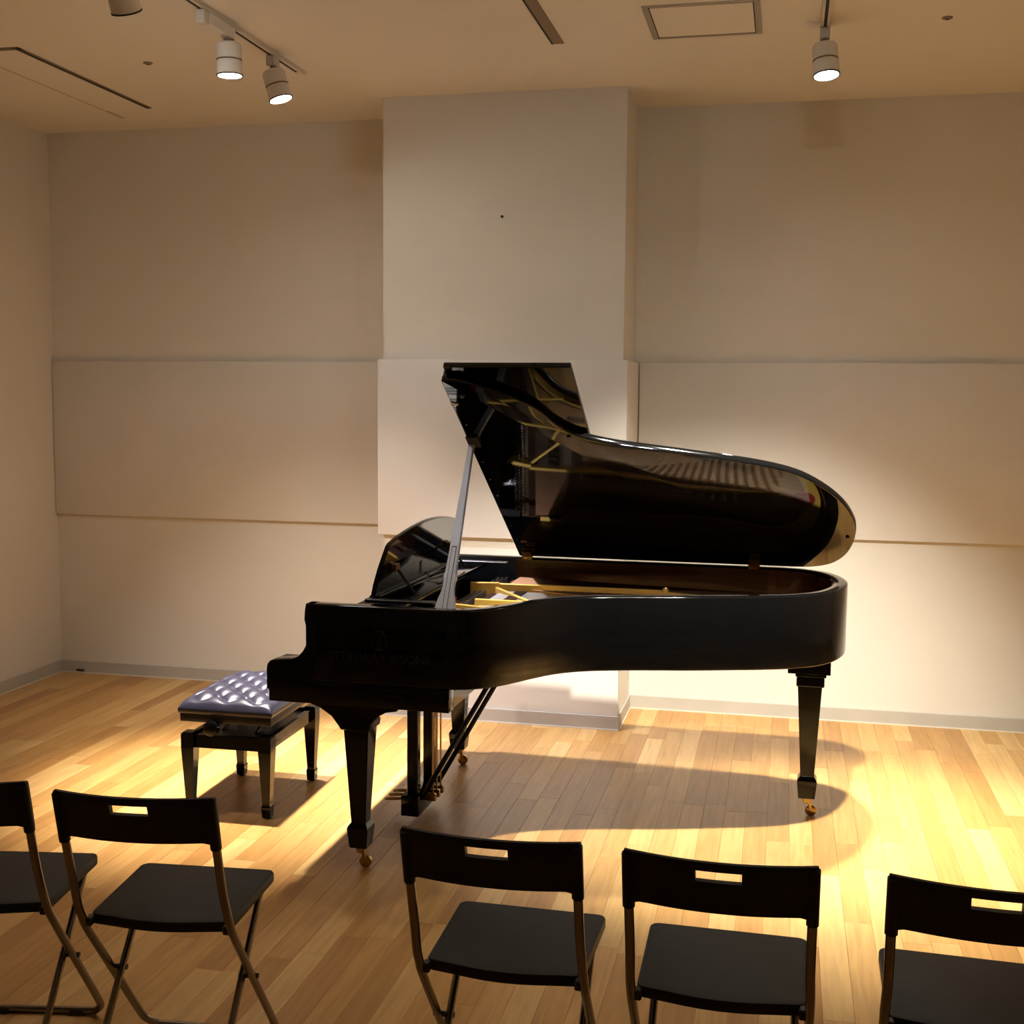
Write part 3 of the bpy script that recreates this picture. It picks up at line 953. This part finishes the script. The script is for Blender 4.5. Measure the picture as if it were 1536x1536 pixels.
# ------------------------------------------------------------------ folding chairs (local: +y forward)
def make_chair(label):
    t = thing('folding_chair', label, 'chair', group='black folding chairs in the front row')
    # seat panel
    hw_, yr, yf, zs = .168, -.112, .200, .445
    pts = []
    def corner(cx_, cy_, r, a0, a1, n=5):
        for k in range(n+1):
            a = math.radians(a0+(a1-a0)*k/n)
            pts.append((cx_+r*math.cos(a), cy_+r*math.sin(a)))
    r = .022
    corner(hw_+.006-r, yf-r, r, 0, 90)
    corner(-hw_-.006+r, yf-r, r, 90, 180)
    corner(-hw_+r, yr+r, r, 180, 250)
    for k in range(1, 8):
        tt = k/8
        pts.append((-hw_+r+.01+(2*hw_-2*r-.02)*tt, yr-.020*math.sin(PI*tt)))
    corner(hw_-r, yr+r, r, 290, 360)
    obj('seat', prism(pts, zs-.026, zs, 'z', .005, 2, 40), m_plast, t, True, 30)
    # backrest: curved board with a grip hole, local x across, bowed to the rear
    N = 24
    hb = .182
    yt, zt = -.229, .775
    yb_, zb = -.200, .668
    hole = (-.043, .043, .735, .758)
    xs = sorted(set([-hb+2*hb*k/N for k in range(N+1)]+[hole[0], hole[1]]))
    zs_ = [zb, hole[2], hole[3], zt-.006, zt]
    bm = bmesh.new()
    th = .016
    def bp(x, z, side):
        f_ = (z-zb)/(zt-zb)
        y = yb_+(yt-yb_)*f_-.030*(1-(x/hb)**2)
        zz = z
        if z == zb:
            zz = zb-.010*(max(0, (abs(x)-.150)/.032))**1.0 if abs(x) > .150 else zb
        tk = th*(.5 if z != zt else .32)
        return (x*(1 if z < zt else .995), y+side*tk, zz)
    g = {}
    for s in (-1, 1):
        for i, x in enumerate(xs):
            for j, z in enumerate(zs_):
                g[s, i, j] = bm.verts.new(bp(x, z, s))
    nx_, nz_ = len(xs), len(zs_)
    def ishole(i, j):
        return xs[i] >= hole[0]-1e-6 and xs[i+1] <= hole[1]+1e-6 and j == 1
    for i in range(nx_-1):
        for j in range(nz_-1):
            if ishole(i, j):
                continue
            for s in (-1, 1):
                f = (g[s, i, j], g[s, i+1, j], g[s, i+1, j+1], g[s, i, j+1])
                bm.faces.new(f if s < 0 else tuple(reversed(f)))
    for i in range(nx_-1):
        for j in (0, nz_-1):
            bm.faces.new((g[-1, i, j], g[1, i, j], g[1, i+1, j], g[-1, i+1, j]))
        if ishole(i, 1):
            for j in (1, 2):
                bm.faces.new((g[-1, i, j], g[1, i, j], g[1, i+1, j], g[-1, i+1, j]))
    for j in range(nz_-1):
        for i in (0, nx_-1):
            bm.faces.new((g[-1, i, j], g[1, i, j], g[1, i, j+1], g[-1, i, j+1]))
    ia, ib = xs.index(hole[0]), xs.index(hole[1])
    for i in (ia, ib):
        bm.faces.new((g[-1, i, 1], g[1, i, 1], g[1, i, 2], g[-1, i, 2]))
    bmesh.ops.recalc_face_normals(bm, faces=list(bm.faces))
    bk = obj('backrest', bm, m_plast, t, True, 40)
    for s in (-1, 1):
        obj('sleeve', tube([(s*.1735, -.203, .652), (s*.1735, -.231, .768)], .0125, 10), m_plast, bk, True, 50)
    # main frame: back tubes run down to a front floor bar
    R_ = .0098
    path = []
    hwf = .1755
    left = [(-hwf+.002, -.226, .750), (-hwf+.002, -.200, .648), (-hwf+.002, -.170, .545), (-hwf, -.148, .480), (-hwf, -.130, .445), (-hwf, -.105, .405), (-hwf, .06, .195), (-hwf, .165, .062), (-hwf+.006, .188, .034), (-hwf+.024, .203, .016), (-hwf+.055, .208, .0105)]
    path = [Vector(p) for p in left]+[Vector((-p[0], p[1], p[2])) for p in reversed(left)]
    obj('back_frame', tube(catmull([tuple(p) for p in path], 3), R_, 10), m_tube, t, True, 60)
    hr = .150
    left = [(-hr, .165, .424), (-hr, .05, .300), (-hr, -.14, .092), (-hr, -.205, .028), (-hr+.012, -.219, .015), (-hr+.045, -.226, .0105)]
    path = [Vector(p) for p in left]+[Vector((-p[0], p[1], p[2])) for p in reversed(left)]
    obj('rear_frame', tube(catmull([tuple(p) for p in path], 3), R_*.92, 10), m_tube, t, True, 60)
    for s in (-1, 1):
        obj('pivot', tube([(s*.140, .018, .256), (s*.188, .018, .256)], .007, 8), m_satin, t, True, 50)
        obj('seat_bracket', box(s*.164-.009, s*.164+.009, -.128, -.102, .420, .441, .003, 1), m_satin, t)
        obj('foot_cap', box(s*.100-.02, s*.100+.02, .196, .222, 0, .014, .003, 1), m_satin, t)
        obj('foot_cap', box(s*.085-.02, s*.085+.02, -.240, -.214, 0, .014, .003, 1), m_satin, t)
    return t
CH = [(-1.841, 2.531, .177, 'black folding chair at the left edge, half cut off by the picture'),
      (-1.371, 2.547, .095, 'black folding chair in front of the piano bench'),
      (-.544, 2.496, -.006, 'black folding chair before the piano pedals, middle of the row'),
      (-.094, 2.482, -.011, 'black folding chair before the tail end of the piano'),
      (.399, 2.470, -.034, 'black folding chair cut off by the right edge of the picture')]
c0 = make_chair(CH[0][3])
for i, (x, y, a, lb) in enumerate(CH):
    c = c0 if i == 0 else copy_tree(c0)
    c.location = (x, y, 0)
    c.rotation_euler = (0, 0, a)
    c['label'] = lb
